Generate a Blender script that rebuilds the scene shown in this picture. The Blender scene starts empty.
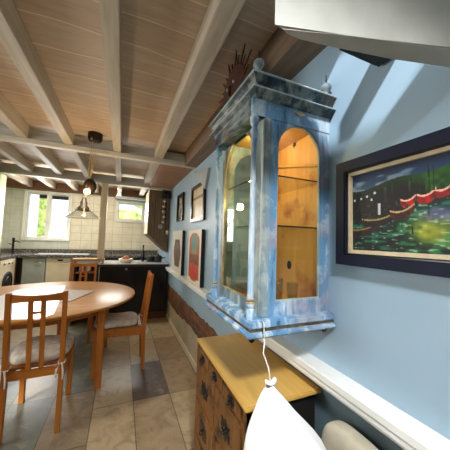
import bpy, bmesh, math, random
from mathutils import Vector, Matrix
random.seed(7)
SC = bpy.context.scene
COL = SC.collection
PI = math.pi
W = 0.756          # right wall plane
CEIL = 2.30

# ------------------------------------------------------------------ materials
def lin(c):
    return tuple((v/12.92 if v <= .04045 else ((v+.055)/1.055)**2.4) for v in [x/255 for x in c]) + (1,)

class NT:
    def __init__(s, name):
        s.m = bpy.data.materials.new(name); s.m.use_nodes = True
        s.n = s.m.node_tree.nodes; s.l = s.m.node_tree.links
        s.b = s.n['Principled BSDF']; s.out = s.n['Material Output']
    def add(s, t, **k):
        n = s.n.new(t)
        for a, v in k.items():
            setattr(n, a, v)
        return n
    def link(s, a, b): s.l.new(a, b)
    def coords(s, scale=(1, 1, 1), rot=(0, 0, 0), kind='Object'):
        tc = s.add('ShaderNodeTexCoord'); mp = s.add('ShaderNodeMapping')
        mp.inputs['Scale'].default_value = scale; mp.inputs['Rotation'].default_value = rot
        s.link(tc.outputs[kind], mp.inputs['Vector']); return mp.outputs['Vector']
    def noise(s, vec, scale=5, detail=4, rough=.55, dist=0):
        n = s.add('ShaderNodeTexNoise'); n.inputs['Scale'].default_value = scale
        n.inputs['Detail'].default_value = detail; n.inputs['Roughness'].default_value = rough
        n.inputs['Distortion'].default_value = dist
        s.link(vec, n.inputs['Vector']); return n.outputs['Fac']
    def ramp(s, fac, stops, interp='LINEAR'):
        r = s.add('ShaderNodeValToRGB'); r.color_ramp.interpolation = interp
        e = r.color_ramp.elements
        while len(e) < len(stops): e.new(.5)
        for i, (p, c) in enumerate(stops):
            e[i].position = p; e[i].color = lin(c)
        s.link(fac, r.inputs['Fac']); return r.outputs['Color']
    def mix(s, fac, a, b, mode='MIX'):
        m = s.add('ShaderNodeMix', data_type='RGBA', blend_type=mode)
        for v, i in ((fac, m.inputs['Factor']), (a, m.inputs['A']), (b, m.inputs['B'])):
            if hasattr(v, 'links') or hasattr(v, 'is_output'): s.link(v, i)
            else: i.default_value = v
        return m.outputs['Result']
    def math(s, op, a, b=0.0, c=None):
        m = s.add('ShaderNodeMath', operation=op)
        for v, i in ((a, m.inputs[0]), (b, m.inputs[1])) + (((c, m.inputs[2]),) if c is not None else ()):
            if hasattr(v, 'is_output'): s.link(v, i)
            else: i.default_value = v
        return m.outputs[0]
    def bump(s, h, strength=.2, dist=.01):
        b = s.add('ShaderNodeBump'); b.inputs['Strength'].default_value = strength
        b.inputs['Distance'].default_value = dist
        s.link(h, b.inputs['Height']); s.link(b.outputs['Normal'], s.b.inputs['Normal'])
    def base(s, c):
        if hasattr(c, 'is_output'): s.link(c, s.b.inputs['Base Color'])
        else: s.b.inputs['Base Color'].default_value = c
    def set(s, rough=.5, metal=0, spec=.5, coat=0):
        s.b.inputs['Roughness'].default_value = rough; s.b.inputs['Metallic'].default_value = metal
        s.b.inputs['Specular IOR Level'].default_value = spec; s.b.inputs['Coat Weight'].default_value = coat
        return s.m

def m_plain(name, c, rough=.5, metal=0, var=.12, scale=8, spec=.5, coat=0, bump=0):
    t = NT(name); v = t.coords()
    n = t.noise(v, scale, 4)
    lo = tuple(max(0, x*(1-var)) for x in c); hi = tuple(min(255, x*(1+var)) for x in c)
    t.base(t.ramp(n, [(.3, lo), (.7, hi)]))
    if bump: t.bump(t.noise(v, scale*8, 3), bump, .004)
    return t.set(rough, metal, spec, coat)

def m_wood(name, c1, c2, axis='Y', rough=.45, scale=1.0, coat=0, knots=None, spec=.5):
    t = NT(name); k = {'X': (1.2, 16, 16), 'Y': (16, 1.2, 16), 'Z': (16, 16, 1.2)}[axis]
    v = t.coords(tuple(x*scale for x in k))
    n = t.noise(v, 2.2, 6, .6, .6)
    col = t.ramp(n, [(.28, c1), (.5, tuple((a+b)/2 for a, b in zip(c1, c2))), (.72, c2)])
    v2 = t.coords(); n2 = t.noise(v2, 2.5*scale, 3)
    col = t.mix(t.math('MULTIPLY', n2, .5), col, lin(tuple(x*.72 for x in c1)))
    if knots:
        n3 = t.noise(v2, 9*scale, 4, .6)
        col = t.mix(t.ramp(n3, [(.54, (0, 0, 0)), (.66, (255, 255, 255))]), col, lin(knots))
    t.base(col); t.bump(n, .12, .004)
    return t.set(rough, 0, spec, coat)

def m_distress(name, base_c, pale, dark, rust, axis='Z', darkness=.38, paleness=.5):
    t = NT(name); k = {'X': (1.6, 9, 9), 'Y': (9, 1.6, 9), 'Z': (9, 9, 1.6)}[axis]
    v = t.coords(k); v0 = t.coords()
    n = t.noise(v, 2.0, 6, .65, .5); n1 = t.noise(v0, 11, 5, .6); n2 = t.noise(v0, 6, 3)
    col = t.ramp(n, [(darkness-.05, dark), (darkness+.06, base_c), (paleness, base_c), (paleness+.12, pale)])
    col = t.mix(t.ramp(n1, [(.52, (0, 0, 0)), (.6, (190, 190, 190))]), col, lin(pale))
    col = t.mix(t.ramp(n2, [(.55, (0, 0, 0)), (.63, (180, 180, 180))]), col, lin(rust))
    n4 = t.noise(v0, 3.2, 3)
    col = t.mix(t.ramp(n4, [(.5, (0, 0, 0)), (.57, (170, 170, 170))]), col, lin(tuple(a*.55+b*.45 for a, b in zip(dark, rust))))
    t.base(col); t.bump(n, .2, .003)
    return t.set(.42)

def m_glass(name, tint=(235, 240, 235), refl=1.0, rough=.02):
    t = NT(name); t.n.remove(t.b)
    tr = t.add('ShaderNodeBsdfTransparent'); tr.inputs['Color'].default_value = lin(tint)
    gl = t.add('ShaderNodeBsdfGlossy'); gl.inputs['Roughness'].default_value = rough
    fr = t.add('ShaderNodeLayerWeight'); fr.inputs['Blend'].default_value = .5
    mx = t.add('ShaderNodeMixShader')
    t.link(t.math('MULTIPLY', t.math('ADD', t.math('MULTIPLY', t.math('POWER', fr.outputs['Facing'], 4.0), .55), .03), refl), mx.inputs[0])
    t.link(tr.outputs[0], mx.inputs[1]); t.link(gl.outputs[0], mx.inputs[2])
    t.link(mx.outputs[0], t.out.inputs['Surface'])
    return t.m

def m_emit(name, c, s):
    t = NT(name); t.base(lin(c)); t.b.inputs['Emission Color'].default_value = lin(c)
    t.b.inputs['Emission Strength'].default_value = s; return t.m

def m_wall():
    t = NT('blue_wall_paint'); v = t.coords()
    n = t.noise(v, 1.6, 4); n2 = t.noise(v, 26, 4)
    col = t.ramp(n, [(.3, (146, 172, 190)), (.7, (160, 184, 200))])
    t.base(col); t.bump(n2, .12, .004); return t.set(.42, 0, .45)

def m_ceiling():
    t = NT('ceiling_planks'); tc = t.add('ShaderNodeTexCoord'); sep = t.add('ShaderNodeSeparateXYZ')
    t.link(tc.outputs['Object'], sep.inputs[0]); X, Y = sep.outputs[0], sep.outputs[1]
    w = t.noise(t.coords((.8, .8, .8)), 1.5, 2)
    yy = t.math('ADD', Y, t.math('MULTIPLY', w, .14))
    q = t.math('MULTIPLY', yy, 1/.2)
    fl = t.math('FLOOR', q); fr = t.math('FRACT', q)
    wn = t.add('ShaderNodeTexWhiteNoise', noise_dimensions='1D'); t.link(fl, wn.inputs['W'])
    grain = t.noise(t.coords((1.5, 18, 1)), 2.5, 6, .6, .6)
    blot = t.noise(t.coords((1, 1, 1)), 3.2, 4)
    col = t.ramp(grain, [(.25, (184, 164, 142)), (.5, (202, 184, 162)), (.75, (216, 200, 180))])
    col = t.mix(t.math('MULTIPLY', wn.outputs['Value'], .35), col, lin((160, 124, 98)))
    col = t.mix(t.ramp(blot, [(.5, (0, 0, 0)), (.75, (170, 170, 170))]), col, lin((164, 122, 94)))
    seam = t.math('LESS_THAN', fr, .035)
    col = t.mix(t.math('MULTIPLY', seam, .7), col, lin((232, 218, 198)))
    t.base(col); t.bump(grain, .1, .004); return t.set(.6)

def m_floor():
    t = NT('stone_look_floor'); tc = t.add('ShaderNodeTexCoord'); sep = t.add('ShaderNodeSeparateXYZ')
    t.link(tc.outputs['Object'], sep.inputs[0]); X, Y = sep.outputs[0], sep.outputs[1]
    cx = t.math('MULTIPLY', t.math('ADD', X, .427), 1/.2875); ci = t.math('FLOOR', cx); cf = t.math('FRACT', cx)
    left = t.math('LESS_THAN', ci, .5)
    ry = t.math('MULTIPLY', t.math('ADD', Y, t.math('ADD', t.math('MULTIPLY', left, .34), .26)), 1/.6); ri = t.math('FLOOR', ry); rf = t.math('FRACT', ry)
    cmb = t.add('ShaderNodeCombineXYZ'); t.link(ci, cmb.inputs[0]); t.link(ri, cmb.inputs[1])
    wn = t.add('ShaderNodeTexWhiteNoise', noise_dimensions='2D'); t.link(cmb.outputs[0], wn.inputs['Vector'])
    c1 = t.ramp(wn.outputs['Value'], [(0, (158, 134, 104)), (.3, (182, 160, 126)), (.55, (164, 140, 108)), (.8, (188, 168, 134))], 'CONSTANT')
    c2 = t.ramp(wn.outputs['Value'], [(0, (112, 112, 96)), (.3, (138, 122, 96)), (.55, (110, 110, 96)), (.8, (146, 126, 98))], 'CONSTANT')
    c = t.mix(left, c1, c2)
    # the slate-coloured tile
    def inr(v, a, b): return t.math('MULTIPLY', t.math('GREATER_THAN', v, a), t.math('LESS_THAN', v, b))
    dk = t.math('MULTIPLY', inr(X, .148, .4355), inr(Y, 2.14, 2.74))
    c = t.mix(dk, c, lin((98, 82, 72)))
    n = t.noise(t.coords((1, 1, 1)), 7, 7, .68, 1.2); n2 = t.noise(t.coords((1, 1, 1)), 30, 4)
    c = t.mix(t.ramp(n, [(.36, (170, 170, 170)), (.5, (0, 0, 0))]), c, lin((84, 74, 58)))
    c = t.mix(t.ramp(n, [(.52, (0, 0, 0)), (.64, (130, 130, 130))]), c, lin((206, 192, 164)))
    sl = t.math('MAXIMUM', t.math('LESS_THAN', cf, .022), t.math('MULTIPLY', t.math('LESS_THAN', rf, .011), 1.0))
    c = t.mix(t.math('MULTIPLY', sl, .75), c, lin((48, 42, 34)))
    t.base(c); t.bump(n2, .1, .003)
    r = t.add('ShaderNodeMapRange'); t.link(n, r.inputs[0]); r.inputs[3].default_value = .28; r.inputs[4].default_value = .5
    t.link(r.outputs[0], t.b.inputs['Roughness']); t.b.inputs['Specular IOR Level'].default_value = .5
    return t.m

def m_tiles(name, c, grout, sx, sz, axis='X'):
    t = NT(name); tc = t.add('ShaderNodeTexCoord'); sep = t.add('ShaderNodeSeparateXYZ')
    t.link(tc.outputs['Object'], sep.inputs[0])
    fx = t.math('FRACT', t.math('MULTIPLY', sep.outputs[0 if axis == 'X' else 1], 1/sx)); fz = t.math('FRACT', t.math('MULTIPLY', sep.outputs[2], 1/sz))
    g = t.math('MAXIMUM', t.math('LESS_THAN', fx, .03), t.math('LESS_THAN', fz, .035))
    n = t.noise(t.coords(), 5, 4)
    col = t.ramp(n, [(.3, tuple(x*.9 for x in c)), (.7, c)])
    t.base(t.mix(g, col, lin(grout))); return t.set(.3)

def m_brick():
    t = NT('old_brick_band'); v = t.coords((1, 1, 1), (0, PI/2, PI/2))
    b = t.add('ShaderNodeTexBrick'); b.inputs['Scale'].default_value = 1
    b.inputs['Brick Width'].default_value = .2; b.inputs['Row Height'].default_value = .065; b.inputs['Mortar Size'].default_value = .006
    b.inputs['Color1'].default_value = lin((142, 86, 50)); b.inputs['Color2'].default_value = lin((96, 58, 36)); b.inputs['Mortar'].default_value = lin((120, 96, 70))
    tc = t.add('ShaderNodeTexCoord'); sep = t.add('ShaderNodeSeparateXYZ'); t.link(tc.outputs['Object'], sep.inputs[0])
    cb = t.add('ShaderNodeCombineXYZ'); t.link(sep.outputs[1], cb.inputs[0]); t.link(sep.outputs[2], cb.inputs[1])
    t.link(cb.outputs[0], b.inputs['Vector'])
    n = t.noise(t.coords(), 14, 6, .7)
    col = t.mix(t.ramp(n, [(.4, (200, 200, 200)), (.6, (0, 0, 0))]), b.outputs['Color'], lin((70, 44, 26)))
    t.base(col); t.bump(n, .5, .012); return t.set(.85)

def m_granite():
    t = NT('dark_granite'); v = t.coords(); n = t.noise(v, 60, 5, .7); n2 = t.noise(v, 18, 3)
    c = t.ramp(n, [(.34, (34, 34, 36)), (.52, (86, 84, 80)), (.66, (170, 166, 158))])
    t.base(c); return t.set(.18)

def m_attr(name, rough=.35):
    t = NT(name); a = t.add('ShaderNodeVertexColor'); a.layer_name = 'paint'
    n = t.noise(t.coords(), 160, 3)
    t.link(a.outputs['Color'], t.b.inputs['Base Color']); t.bump(n, .25, .002); return t.set(rough)

M = dict(
 wall=m_wall(), ceil=m_ceiling(), floor=m_floor(),
 plaster=m_plain('cream_plaster', (188, 178, 152), .7, var=.08, scale=5, bump=.2),
 lowwall=m_plain('grey_lower_wall', (150, 158, 156), .55, var=.06, scale=4, bump=.1),
 brick=m_brick(),
 white=m_plain('white_gloss_paint', (226, 226, 220), .32, var=.04, scale=5),
 shelfwhite=m_plain('white_shelf_paint', (184, 184, 174), .42, var=.06, scale=9),
 cream=m_plain('cream_paint', (222, 212, 186), .42, var=.05, scale=5),
 joist=m_wood('whitewashed_joist', (180, 166, 144), (214, 202, 182), 'Y', .6),
 crossb=m_wood('whitewashed_crossbeam', (184, 176, 158), (220, 212, 194), 'X', .55),
 block=m_wood('whitewashed_blocking', (172, 170, 160), (204, 204, 196), 'X', .55),
 postw=m_wood('painted_post', (222, 206, 166), (240, 226, 190), 'Z', .5),
 plank=m_wood('brown_plank', (108, 88, 70), (146, 122, 98), 'Y', .6),
 plankx=m_wood('brown_beam', (104, 66, 40), (150, 104, 68), 'X', .6),
 bay=m_wood('bay_board', (150, 104, 70), (184, 138, 98), 'X', .55),
 oak=m_wood('orange_oak', (178, 98, 30), (212, 134, 52), 'Z', .36),
 oakx=m_wood('orange_oak_rail', (178, 98, 30), (212, 134, 52), 'X', .36),
 table=m_wood('varnished_table_top', (190, 122, 44), (222, 160, 74), 'X', .3, .8),
 seatw=m_wood('seat_wood', (138, 78, 30), (178, 108, 48), 'X', .4),
 linen=m_plain('beige_linen', (208, 198, 182), .9, var=.1, scale=24, bump=.4),
 ribbon=m_plain('white_ribbon', (222, 216, 204), .8, var=.04),
 navy=m_plain('navy_frame_paint', (8, 16, 38), .55, var=.15, scale=10, spec=.25),
 liner=m_plain('cream_liner', (206, 188, 152), .5, var=.08, scale=20),
 black=m_plain('black_gloss', (16, 16, 18), .22, var=.2),
 blackm=m_plain('black_matt', (22, 21, 21), .6, var=.2),
 iron=m_plain('black_iron', (20, 17, 15), .4, .4, var=.2, bump=.3, scale=20),
 dado=m_plain('dark_slate_dado', (92, 112, 122), .55, var=.06, scale=4),
 chest_top=m_wood('golden_pine_top', (206, 160, 78), (222, 180, 98), 'Y', .4, 1.0),
 chest_front=m_wood('rustic_pine_front', (96, 60, 24), (160, 108, 50), 'Z', .5, 1.3, knots=(52, 30, 14)),
 chest_side=m_wood('dark_shaded_side', (20, 16, 14), (34, 28, 24), 'Z', .55),  # near black: dark wood with deep shade put into the colour
 blue=m_distress('distressed_blue', (104, 150, 186), (206, 220, 228), (48, 80, 108), (176, 150, 156), 'Z', .36),
 bluex=m_distress('distressed_blue_rail', (86, 140, 178), (184, 210, 220), (28, 56, 78), (140, 104, 84), 'X', .36),
 bluey=m_distress('distressed_blue_dark', (54, 80, 92), (160, 170, 164), (18, 30, 36), (132, 104, 72), 'Y', .45, .52),
 bluep=m_distress('distressed_blue_pilaster', (140, 160, 166), (206, 214, 210), (92, 110, 116), (176, 178, 172), 'Z', .34),
 bluedoor=m_distress('distressed_grey_door', (104, 128, 138), (172, 186, 182), (44, 56, 60), (124, 110, 84), 'Z', .34),
 gold=m_plain('worn_gilt', (176, 150, 96), .35, .3, var=.2, scale=30),
 amber=m_wood('amber_cabinet_back', (206, 140, 52), (236, 180, 92), 'Z', .6, .6, knots=(158, 92, 34)),
 glass=m_glass('cabinet_glass', (238, 240, 234), .9), glassx=m_glass('door_glass', (226, 230, 214), 1.0),
 clear=m_glass('clear_glass', (246, 248, 248), 1.2), winglass=m_glass('window_glass', (245, 248, 250), .6),
 glassedge=m_plain('glass_edge', (40, 44, 34), .15),
 groove=m_plain('dark_gilt_groove', (84, 70, 48), .5, .2, var=.4, scale=30),
 wornedge=m_distress('worn_blue_edge', (150, 176, 188), (206, 214, 210), (70, 96, 108), (170, 150, 120), 'Y', .3),
 rust=m_plain('rusted_iron', (62, 30, 15), .75, .2, var=.35, scale=22, bump=.5),
 steel=m_plain('brushed_steel', (170, 170, 168), .3, .9, var=.05),
 pewter=m_plain('pewter_ball', (122, 136, 140), .5, 0, var=.15, scale=30),
 granite=m_granite(),
 steeltop=m_plain('pale_worktop', (186, 188, 188), .22, var=.06),
 grey=m_plain('grey_door_laminate', (172, 178, 178), .4, var=.04),
 dish=m_plain('cream_enamel', (228, 214, 186), .35, var=.03),
 tile=m_tiles('cream_wall_tiles', (228, 220, 200), (164, 152, 126), .19, .15),
 tileblue=m_tiles('pale_grey_wall_tiles', (208, 210, 202), (176, 180, 172), .19, .15),
 board=m_wood('old_board_panel', (92, 72, 50), (138, 112, 82), 'Z', .6),
 slab=m_wood('slab_wood', (164, 124, 76), (206, 170, 118), 'X', .45),
 sack=m_plain('white_cotton', (232, 230, 228), .9, var=.02, scale=14, bump=.15),
 cush=m_plain('cream_cushion', (184, 176, 154), .9, var=.05, scale=20, bump=.2),
 cord=m_plain('white_cord', (214, 206, 196), .7, var=.05),
 paper=m_plain('white_sheet', (240, 242, 244), .28, var=.015),
 mat=m_plain('pale_pink_mat', (176, 158, 144), .6, var=.04, scale=20),
 copper=m_plain('dark_bronze', (50, 38, 28), .25, .6, var=.2),
 bulb=m_emit('glowing_bulb', (255, 196, 120), 14),
 leaf=m_plain('hedge_leaf', (184, 208, 104), .6, var=.35, scale=6),
 outwall=m_plain('white_render_wall', (236, 236, 232), .8, var=.03),
 teal=m_plain('teal_panel', (92, 158, 138), .4, var=.1),
 pale=m_plain('pale_green_enamel', (190, 206, 166), .4, var=.04),
 pasta=m_plain('red_pottery', (150, 84, 50), .6, var=.2, scale=20),
 ceramic=m_plain('cream_ceramic', (226, 214, 186), .35, var=.04),
 redbrown=m_wood('kick_board', (84, 44, 22), (120, 66, 34), 'X', .5),
 map=m_attr('old_map_print'), canvas=m_attr('oil_canvas', .6), printm=m_attr('figure_print', .5),
)

# ------------------------------------------------------------------ mesh helpers
def xf(loc=(0, 0, 0), rot=None): 
    m = Matrix.Translation(loc)
    if rot: m = m @ rot
    return m
def box(bm, x0, x1, y0, y1, z0, z1, bev=0):
    r = bmesh.ops.create_cube(bm, size=1, matrix=Matrix.Translation(((x0+x1)/2, (y0+y1)/2, (z0+z1)/2)) @ Matrix.Diagonal((abs(x1-x0), abs(y1-y0), abs(z1-z0), 1)))
    if bev:
        es = list({e for v in r['verts'] for e in v.link_edges})
        bmesh.ops.bevel(bm, geom=es, offset=bev, segments=2, affect='EDGES', clamp_overlap=True)
def prism(bm, pts, axis, a, b, bev=0):
    """extrude a 2D outline. axis X: pts=(y,z); Y: pts=(x,z); Z: pts=(x,y)"""
    def mk(p, t): return {'X': (t, p[0], p[1]), 'Y': (p[0], t, p[1]), 'Z': (p[0], p[1], t)}[axis]
    va = [bm.verts.new(mk(p, a)) for p in pts]; vb = [bm.verts.new(mk(p, b)) for p in pts]
    n = len(pts); fs = []
    fs.append(bm.faces.new(va)); fs.append(bm.faces.new(vb[::-1]))
    for i in range(n): fs.append(bm.faces.new((va[i], vb[i], vb[(i+1) % n], va[(i+1) % n])))
    if bev:
        es = list({e for f in fs[:2] for e in f.edges})
        bmesh.ops.bevel(bm, geom=es, offset=bev, segments=2, affect='EDGES', clamp_overlap=True)
def frame2d(bm, outer, inner, axis, a, b):
    """ring between two outlines with the same point count, extruded"""
    def mk(p, t): return {'X': (t, p[0], p[1]), 'Y': (p[0], t, p[1]), 'Z': (p[0], p[1], t)}[axis]
    n = len(outer)
    V = [[bm.verts.new(mk(p, t)) for p in L] for L in (outer, inner) for t in (a, b)]
    oa, ob, ia, ib = V
    for i in range(n):
        j = (i+1) % n
        for q in ((oa[i], oa[j], ia[j], ia[i]), (ob[i], ib[i], ib[j], ob[j]), (oa[i], ob[i], ob[j], oa[j]), (ia[i], ia[j], ib[j], ib[i])):
            bm.faces.new(q)
def lathe(bm, prof, c=(0, 0, 0), seg=20, caps=True):
    rings = []
    for r, z in prof:
        rings.append([bm.verts.new((c[0]+r*math.cos(2*PI*i/seg), c[1]+r*math.sin(2*PI*i/seg), c[2]+z)) for i in range(seg)])
    for a, b in zip(rings, rings[1:]):
        for i in range(seg):
            bm.faces.new((a[i], a[(i+1) % seg], b[(i+1) % seg], b[i]))
    if caps:
        if prof[0][0] > 1e-4: bm.faces.new(rings[0][::-1])
        if prof[-1][0] > 1e-4: bm.faces.new(rings[-1])
def tube(bm, pts, r, seg=8):
    pts = [Vector(p) for p in pts]; rings = []
    rr = r if isinstance(r, (list, tuple)) else [r]*len(pts)
    for i, p in enumerate(pts):
        d = (pts[min(i+1, len(pts)-1)]-pts[max(i-1, 0)]).normalized()
        u = d.cross(Vector((0, 0, 1)) if abs(d.z) < .95 else Vector((1, 0, 0))).normalized(); v = d.cross(u)
        rings.append([bm.verts.new(p+(u*math.cos(2*PI*k/seg)+v*math.sin(2*PI*k/seg))*rr[i]) for k in range(seg)])
    for a, b in zip(rings, rings[1:]):
        for k in range(seg): bm.faces.new((a[k], a[(k+1) % seg], b[(k+1) % seg], b[k]))
    bm.faces.new(rings[0][::-1]); bm.faces.new(rings[-1])
def strut(bm, p, q, wx, wy, bev=.003):
    """square bar between p and q (section axis aligned in x,y or z)"""
    p, q = Vector(p), Vector(q); vs = []
    for c in (p, q):
        for sx, sy in ((-1, -1), (1, -1), (1, 1), (-1, 1)): vs.append(bm.verts.new(c+Vector((sx*wx/2, sy*wy/2, 0))))
    a, b = vs[:4], vs[4:]; fs = [bm.faces.new(a[::-1]), bm.faces.new(b)]
    for i in range(4): fs.append(bm.faces.new((a[i], a[(i+1) % 4], b[(i+1) % 4], b[i])))
    if bev:
        es = list({e for f in fs for e in f.edges}); bmesh.ops.bevel(bm, geom=es, offset=bev, segments=1, affect='EDGES', clamp_overlap=True)
def blob(bm, c, r, sub=3, jit=0, sc=(1, 1, 1)):
    q = bmesh.ops.create_icosphere(bm, subdivisions=sub, radius=1, matrix=Matrix.Translation(c) @ Matrix.Diagonal((r*sc[0], r*sc[1], r*sc[2], 1)))
    if jit:
        for v in q['verts']: v.co += Vector((random.uniform(-jit, jit), random.uniform(-jit, jit), random.uniform(-jit, jit)))
def obj(name, bm, mat, parent=None, smooth=False, angle=None):
    bmesh.ops.recalc_face_normals(bm, faces=bm.faces)
    me = bpy.data.meshes.new(name); bm.to_mesh(me); bm.free()
    o = bpy.data.objects.new(name, me); COL.objects.link(o)
    me.materials.append(M[mat] if isinstance(mat, str) else mat)
    if smooth:
        for p in me.polygons: p.use_smooth = True
        if angle is not None: me.set_sharp_from_angle(angle=math.radians(angle))
    if parent:
        o.parent = parent
        o.matrix_parent_inverse = Matrix.Translation(parent.location).inverted() if parent.parent is None else Matrix()
    return o
def B(): return bmesh.new()
def tag(o, label, cat, group=None, kind=None):
    o['label'] = label; o['category'] = cat
    if group: o['group'] = group
    if kind: o['kind'] = kind
    return o
def thing(name, label, cat, loc=(0, 0, 0), rz=0, group=None):
    o = bpy.data.objects.new(name, None); COL.objects.link(o); o.empty_display_size = .05
    o.location = loc; o.rotation_euler = (0, 0, rz)
    return tag(o, label, cat, group)
def part(name, bm, mat, t, smooth=False, angle=None, local=False):
    """mesh in world coordinates parented to t (local=True: coordinates already local to t)"""
    o = obj(name, bm, mat, None, smooth, angle); o.parent = t
    if not local:
        p = t
        while p.parent: p = p.parent
        o.data.transform(Matrix.Translation(-Vector(p.location)))
    return o
def struct(name, bm, mat, parent=None, label=None, cat=None, smooth=False):
    o = obj(name, bm, mat, None, smooth); o['kind'] = 'structure'
    if label: o['label'] = label
    if cat: o['category'] = cat
    return o
def sbox(name, mat, *b, label=None, cat=None):
    bm = B(); box(bm, *b); return struct(name, bm, mat, None, label, cat)

# ------------------------------------------------------------------ room shell
XL, YB, YF = -2.25, 5.60, -1.30
sbox('floor', 'floor', XL, W+.1, YF, YB, -.05, 0, label='stone-look tiled floor of beige, grey and slate planks', cat='floor')
bm = B()
# ceiling boards with the roof-window opening above the viewer
OX0, OX1, OY0, OY1 = .17, .52, -.035, .50
for a in ((XL, W+.1, YF, OY0), (XL, OX0, OY0, OY1), (OX1, W+.1, OY0, OY1), (XL, W+.1, OY1, YB+.1)): box(bm, *a, CEIL, CEIL+.03)
struct('ceiling', bm, 'ceil', label='brown plank ceiling between pale joists', cat='ceiling')
# right wall: blue upper wall, grey lower wall, brick band, cream plaster
bm = B(); box(bm, W, W+.1, YF, YB+.1, 0, CEIL)
struct('wall_right', bm, 'wall', label='light blue painted wall on the right', cat='wall')
def strip(bm, ztop, zbot, y0, y1, x0, n=60, amp=.012):
    T = [(y0+(y1-y0)*i/n, ztop((y0+(y1-y0)*i/n))+random.uniform(-amp, amp)) for i in range(n+1)]
    Bt = [(y0+(y1-y0)*i/n, zbot((y0+(y1-y0)*i/n))+random.uniform(-amp, amp)*(1 if zbot(0) > 0 else 0)) for i in range(n+1)]
    prism(bm, T+Bt[::-1], 'X', x0, W+.001)
bm = B(); strip(bm, lambda y: .54, lambda y: .30+.03*math.sin(y*3), 1.15, 4.16, W-.006)
struct('trim_1', bm, 'brick', label='band of exposed brick low on the right wall', cat='brick')
bm = B(); strip(bm, lambda y: .31+.03*math.sin(y*3), lambda y: 0, 1.15, 4.16, W-.004, amp=.008)
struct('trim_2', bm, 'plaster', label='cream plaster under the brick band', cat='plaster')
sbox('baseboard_right', 'cream', W-.018, W-.003, 1.15, 4.16, 0, .055, label='cream baseboard along the right wall', cat='baseboard')
# chair rail ledge
bm = B()
prism(bm, [(W+.001, .835), (W-.062, .831), (W-.066, .826), (W-.066, .806), (W-.058, .802), (W-.062, .798), (W-.062, .786), (W-.050, .780), (W-.046, .768), (W+.001, .764)], 'Y', -1.2, 4.16)
struct('trim_3', bm, 'white', label='white dado ledge running along the blue wall', cat='ledge')
sbox('trim_8', 'dado', W-.003, W+.001, -1.2, 1.149, 0, .7635, label='darker slate-coloured lower wall under the white ledge', cat='dado')  # thin panel in a darker tone than the wall above the ledge
# left and front walls (behind the viewer)
WINL = (.7, 2.1, 1.0, 2.0)
bm = B()
for a in ((YF, WINL[0], 0, CEIL), (WINL[1], YB+.1, 0, CEIL), (WINL[0], WINL[1], 0, WINL[2]), (WINL[0], WINL[1], WINL[3], CEIL)): box(bm, XL-.1, XL, *a)
struct('wall_left', bm, 'plaster', label='pale plaster wall on the left', cat='wall')
sbox('wall_front', 'plaster', XL-.1, W+.1, YF-.1, YF, 0, CEIL, label='pale plaster wall behind the viewer', cat='wall')
# far wall with two windows
w1 = (-1.655, -0.985, 1.235, 2.075); w2 = (-.105, .395, 1.665, 2.02)
bm = B(); y0, y1 = YB, YB+.12
for a in ((XL, w1[0], 0, CEIL), (w1[0], w1[1], 0, w1[2]), (w1[0], w1[1], w1[3], CEIL)): box(bm, a[0], a[1], y0, y1, a[2], a[3])
bl = bm
box(bm, w1[1], -.95, y0, y1, 0, CEIL)
struct('wall_back', bm, 'tileblue', label='pale grey tiled kitchen wall around the double window', cat='wall')
bm = B()
for a in ((-.95, w2[0], 0, CEIL), (w2[0], w2[1], 0, w2[2]), (w2[0], w2[1], w2[3], CEIL), (w2[1], W+.1, 0, CEIL)): box(bm, a[0], a[1], y0, y1, a[2], a[3])
struct('wall_back_1', bm, 'tile', label='cream tiled kitchen wall right of the double window', cat='wall')
def window(name, x0, x1, z0, z1, label, mull=(), fw=.04, blinds=0, mw=.075):
    t = thing(name, label, 'window', ((x0+x1)/2, YB-.02, z0)); t['kind'] = 'structure'
    bm = B(); frame2d(bm, [(x0-.045, z0-.045), (x1+.045, z0-.045), (x1+.045, z1+.045), (x0-.045, z1+.045)], [(x0, z0), (x1, z0), (x1, z1), (x0, z1)], 'Y', YB-.03, YB+.005)
    frame2d(bm, [(x0, z0), (x1, z0), (x1, z1), (x0, z1)], [(x0+fw*.6, z0+fw*.6), (x1-fw*.6, z0+fw*.6), (x1-fw*.6, z1-fw*.6), (x0+fw*.6, z1-fw*.6)], 'Y', YB+.02, YB+.07)
    for mx in mull: box(bm, mx-mw/2, mx+mw/2, YB-.02, YB+.07, z0, z1)
    part('window_frame', bm, 'white', t)
    xs = [x0+fw*.6]+[v for mx in mull for v in (mx-mw/2, mx+mw/2)]+[x1-fw*.6]
    for i in range(0, len(xs), 2):
        bm = B(); box(bm, xs[i], xs[i+1], YB+.045, YB+.049, z0+fw*.6, z1-fw*.6); part('pane', bm, 'winglass', t)
        if blinds:
            bm = B(); box(bm, xs[i]+(.15 if i == 0 else 0), xs[i+1], YB+.01, YB+.035, z1-.03-blinds, z1-.02)
            for k in range(3): box(bm, xs[i]+(.15 if i == 0 else 0), xs[i+1], YB+.005, YB+.04, z1-.03-blinds+k*.025, z1-.024-blinds+k*.025)
            part('rolled_blind', bm, 'blackm', t)
    return t
window('window_1', *w1, 'white double casement window over the kitchen sink', mull=(-1.315,), blinds=.055)
window('window_2', *w2, 'small white window high on the cream tiled wall')
# unseen window added in the left wall to light table and right wall
t = thing('added_window', 'unseen white window added in the left wall for its light', 'window', (XL, 1.4, 1.0)); t['kind'] = 'structure'
bm = B(); a = WINL
frame2d(bm, [(a[0], a[2]), (a[1], a[2]), (a[1], a[3]), (a[0], a[3])], [(a[0]+.05, a[2]+.05), (a[1]-.05, a[2]+.05), (a[1]-.05, a[3]-.05), (a[0]+.05, a[3]-.05)], 'X', XL-.07, XL-.01)
box(bm, XL-.07, XL-.01, 1.37, 1.43, a[2], a[3]); part('window_frame', bm, 'white', t)
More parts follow.
